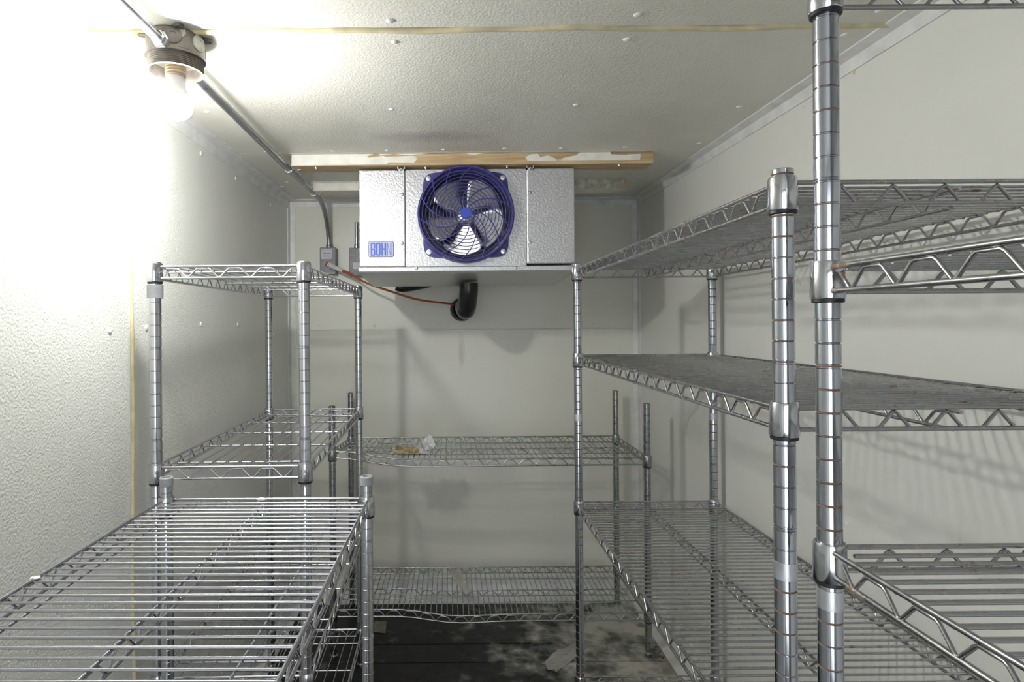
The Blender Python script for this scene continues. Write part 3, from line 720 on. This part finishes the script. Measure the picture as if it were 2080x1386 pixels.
for i in range(7):
    q0 = pa.lerp(pm_, i/7)-oc; q1 = pa.lerp(pm_, (i+.72)/7)-oc; pg.tube([q0, q1], .0125-.0006*i, 12)
pg.tube([pa-oc, pm_-oc], .0085, 12).build('plug', 'paper', cd, True)
MB().tube([p-oc for p in smooth_path([pm_, P(712, 557, 2.66), P(742, 574, 2.60), P(790, 591, 2.58), P(850, 609, 2.60), P(920, 618, 2.70)])], [.0068]*7+[.0045]*24, 10).build('cord', 'cord_orange', cd, True)
b2 = thing('switch_box', 'grey switch box on the back wall, half behind the cooling unit', 'switch box', (P(728, 540, YB).x, YB, P(728, 533, YB).z))
bl('box_body', 'outlet_grey', (-.034, -.050, -.068), (.034, -.001, .062), b2, .003); bl('cover_plate', 'outlet_grey', (-.031, -.052, -.060), (.031, -.050, .055), b2, .001)
bl('label_sticker', 'paper', (-.018, -.0528, -.036), (.012, -.052, -.006), b2)
MB().lathe([(.011, 0), (.011, .016), (.008, .020), (.008, .12)], 14).build('connector', 'conduit', b2, True, (-.004, -.028, .062))
MB().tube([(-.018+.008*math.cos(a), -.053, .022+.008*math.sin(a)) for a in [PI*.1+PI*.9*i/8 for i in range(9)]], .0018, 6).build('toggle', 'receptacle', b2, True)

# ------------------------------------------------------------------ litter
def crumple(name, mat, label, cat, loc, r, flat, seed, sub=3, amp=.35):
    rnd = random.Random(seed); bm = bmesh.new(); bmesh.ops.create_icosphere(bm, subdivisions=sub, radius=1)
    dirs = [(Vector((rnd.uniform(-1,1), rnd.uniform(-1,1), rnd.uniform(-1,1))).normalized(), rnd.uniform(.4, 1)) for _ in range(14)]
    for v in bm.verts:
        n_ = v.co.normalized(); k = 1-amp*max((abs(n_.dot(d))**6*w) for d, w in dirs)+rnd.uniform(-.11, .11)
        v.co = Vector((n_.x*k*r[0], n_.y*k*r[1], n_.z*k*r[2]))
        if v.co.z < -r[2]*flat: v.co.z = -r[2]*flat
    me = bpy.data.meshes.new(name); bm.to_mesh(me); bm.free(); me.materials.append(MATS[mat])
    o = put(name, me, None, Vector(loc)+Vector((0, 0, r[2]*flat))); tag(o, label, cat); return o
def sheet(name, mat, label, cat, quad, z, amp, seed, n=14, edge=.2):
    """crumpled thin sheet over a floor or shelf quad"""
    rnd = random.Random(seed); A, B_, C, D_ = [Vector(q) for q in quad]; vs = []; fs = []
    ph = [rnd.uniform(0, 6) for _ in range(6)]
    for i in range(n+1):
        for j in range(n+1):
            u, v = i/n, j/n
            uu = u+edge*.1*math.sin(v*9+ph[0])*(1 if i in (0, n) else .3); vv = v+edge*.1*math.sin(u*11+ph[1])*(1 if j in (0, n) else .3)
            p = A*(1-uu)*(1-vv)+B_*uu*(1-vv)+C*uu*vv+D_*(1-uu)*vv
            p.z = z+.0015+amp*(.5+.5*math.sin(u*7+v*4+ph[2]))*(.5+.5*math.sin(v*9-u*3+ph[3]))+rnd.uniform(0, amp*.25); vs.append(p)
    for i in range(n):
        for j in range(n): q = i*(n+1)+j; fs.append((q, q+1, q+n+2, q+n+1))
    o = MB().add(vs, fs).build(name, mat); md = o.modifiers.new('thickness', 'SOLIDIFY'); md.thickness = .0008; md.offset = 1
    tag(o, label, cat); return o
zs = H-.517
crumple('crumpled_tissue', 'paper', 'crumpled white tissue on the upper shelf of the back rack', 'tissue', PZ(872, 917, zs), (.034, .028, .040), .72, 3, 3, .6)
qd = lambda pxs, z: [PZ(x, y, z) for x, y in pxs]
sheet('paper_scrap', 'paper', 'flat white paper scrap beside the crumpled tissue', 'paper', qd(((838,923),(868,923),(866,909),(846,909)), zs), zs, .012, 4, 10)
sheet('stained_paper', 'brown_paper', 'yellow brown stained scrap on the upper shelf of the back rack', 'paper', qd(((800,924),(852,926),(846,914),(806,912)), zs), zs+.004, .010, 5, 10)
zl = H-1.105
sheet('tape_strip', 'film', 'torn clear film strip on the lower shelf of the back rack', 'film', qd(((940,1208),(956,1206),(934,1158),(912,1162)), zl), zl, .006, 6, 10)
sheet('plastic_film', 'film', 'crumpled clear plastic film lying on the worn floor', 'film', qd(((1100,1350),(1130,1372),(1200,1310),(1175,1300)), 0), 0, .012, 8, 16)
MB_c = MB().prism(qd(((757,1284),(783,1287),(785,1265),(762,1263)), .001), (0, 0, .004)).build('cardboard_scrap', 'cardboard'); tag(MB_c, 'small grey brown cardboard scrap on the dark floor', 'cardboard')
zk = H-.372
crumple('plastic_scrap', 'paper', 'small crumpled white scrap at the far rail of the low chrome rack', 'scrap', PZ(530, 1016, zk+.001), (.012, .008, .004), .5, 11, 2)
crumple('plastic_scrap', 'paper', 'small pale scrap lying on wires near wall of the low chrome rack', 'scrap', PZ(72, 1175, zk+.001), (.009, .007, .002), .5, 12, 2)
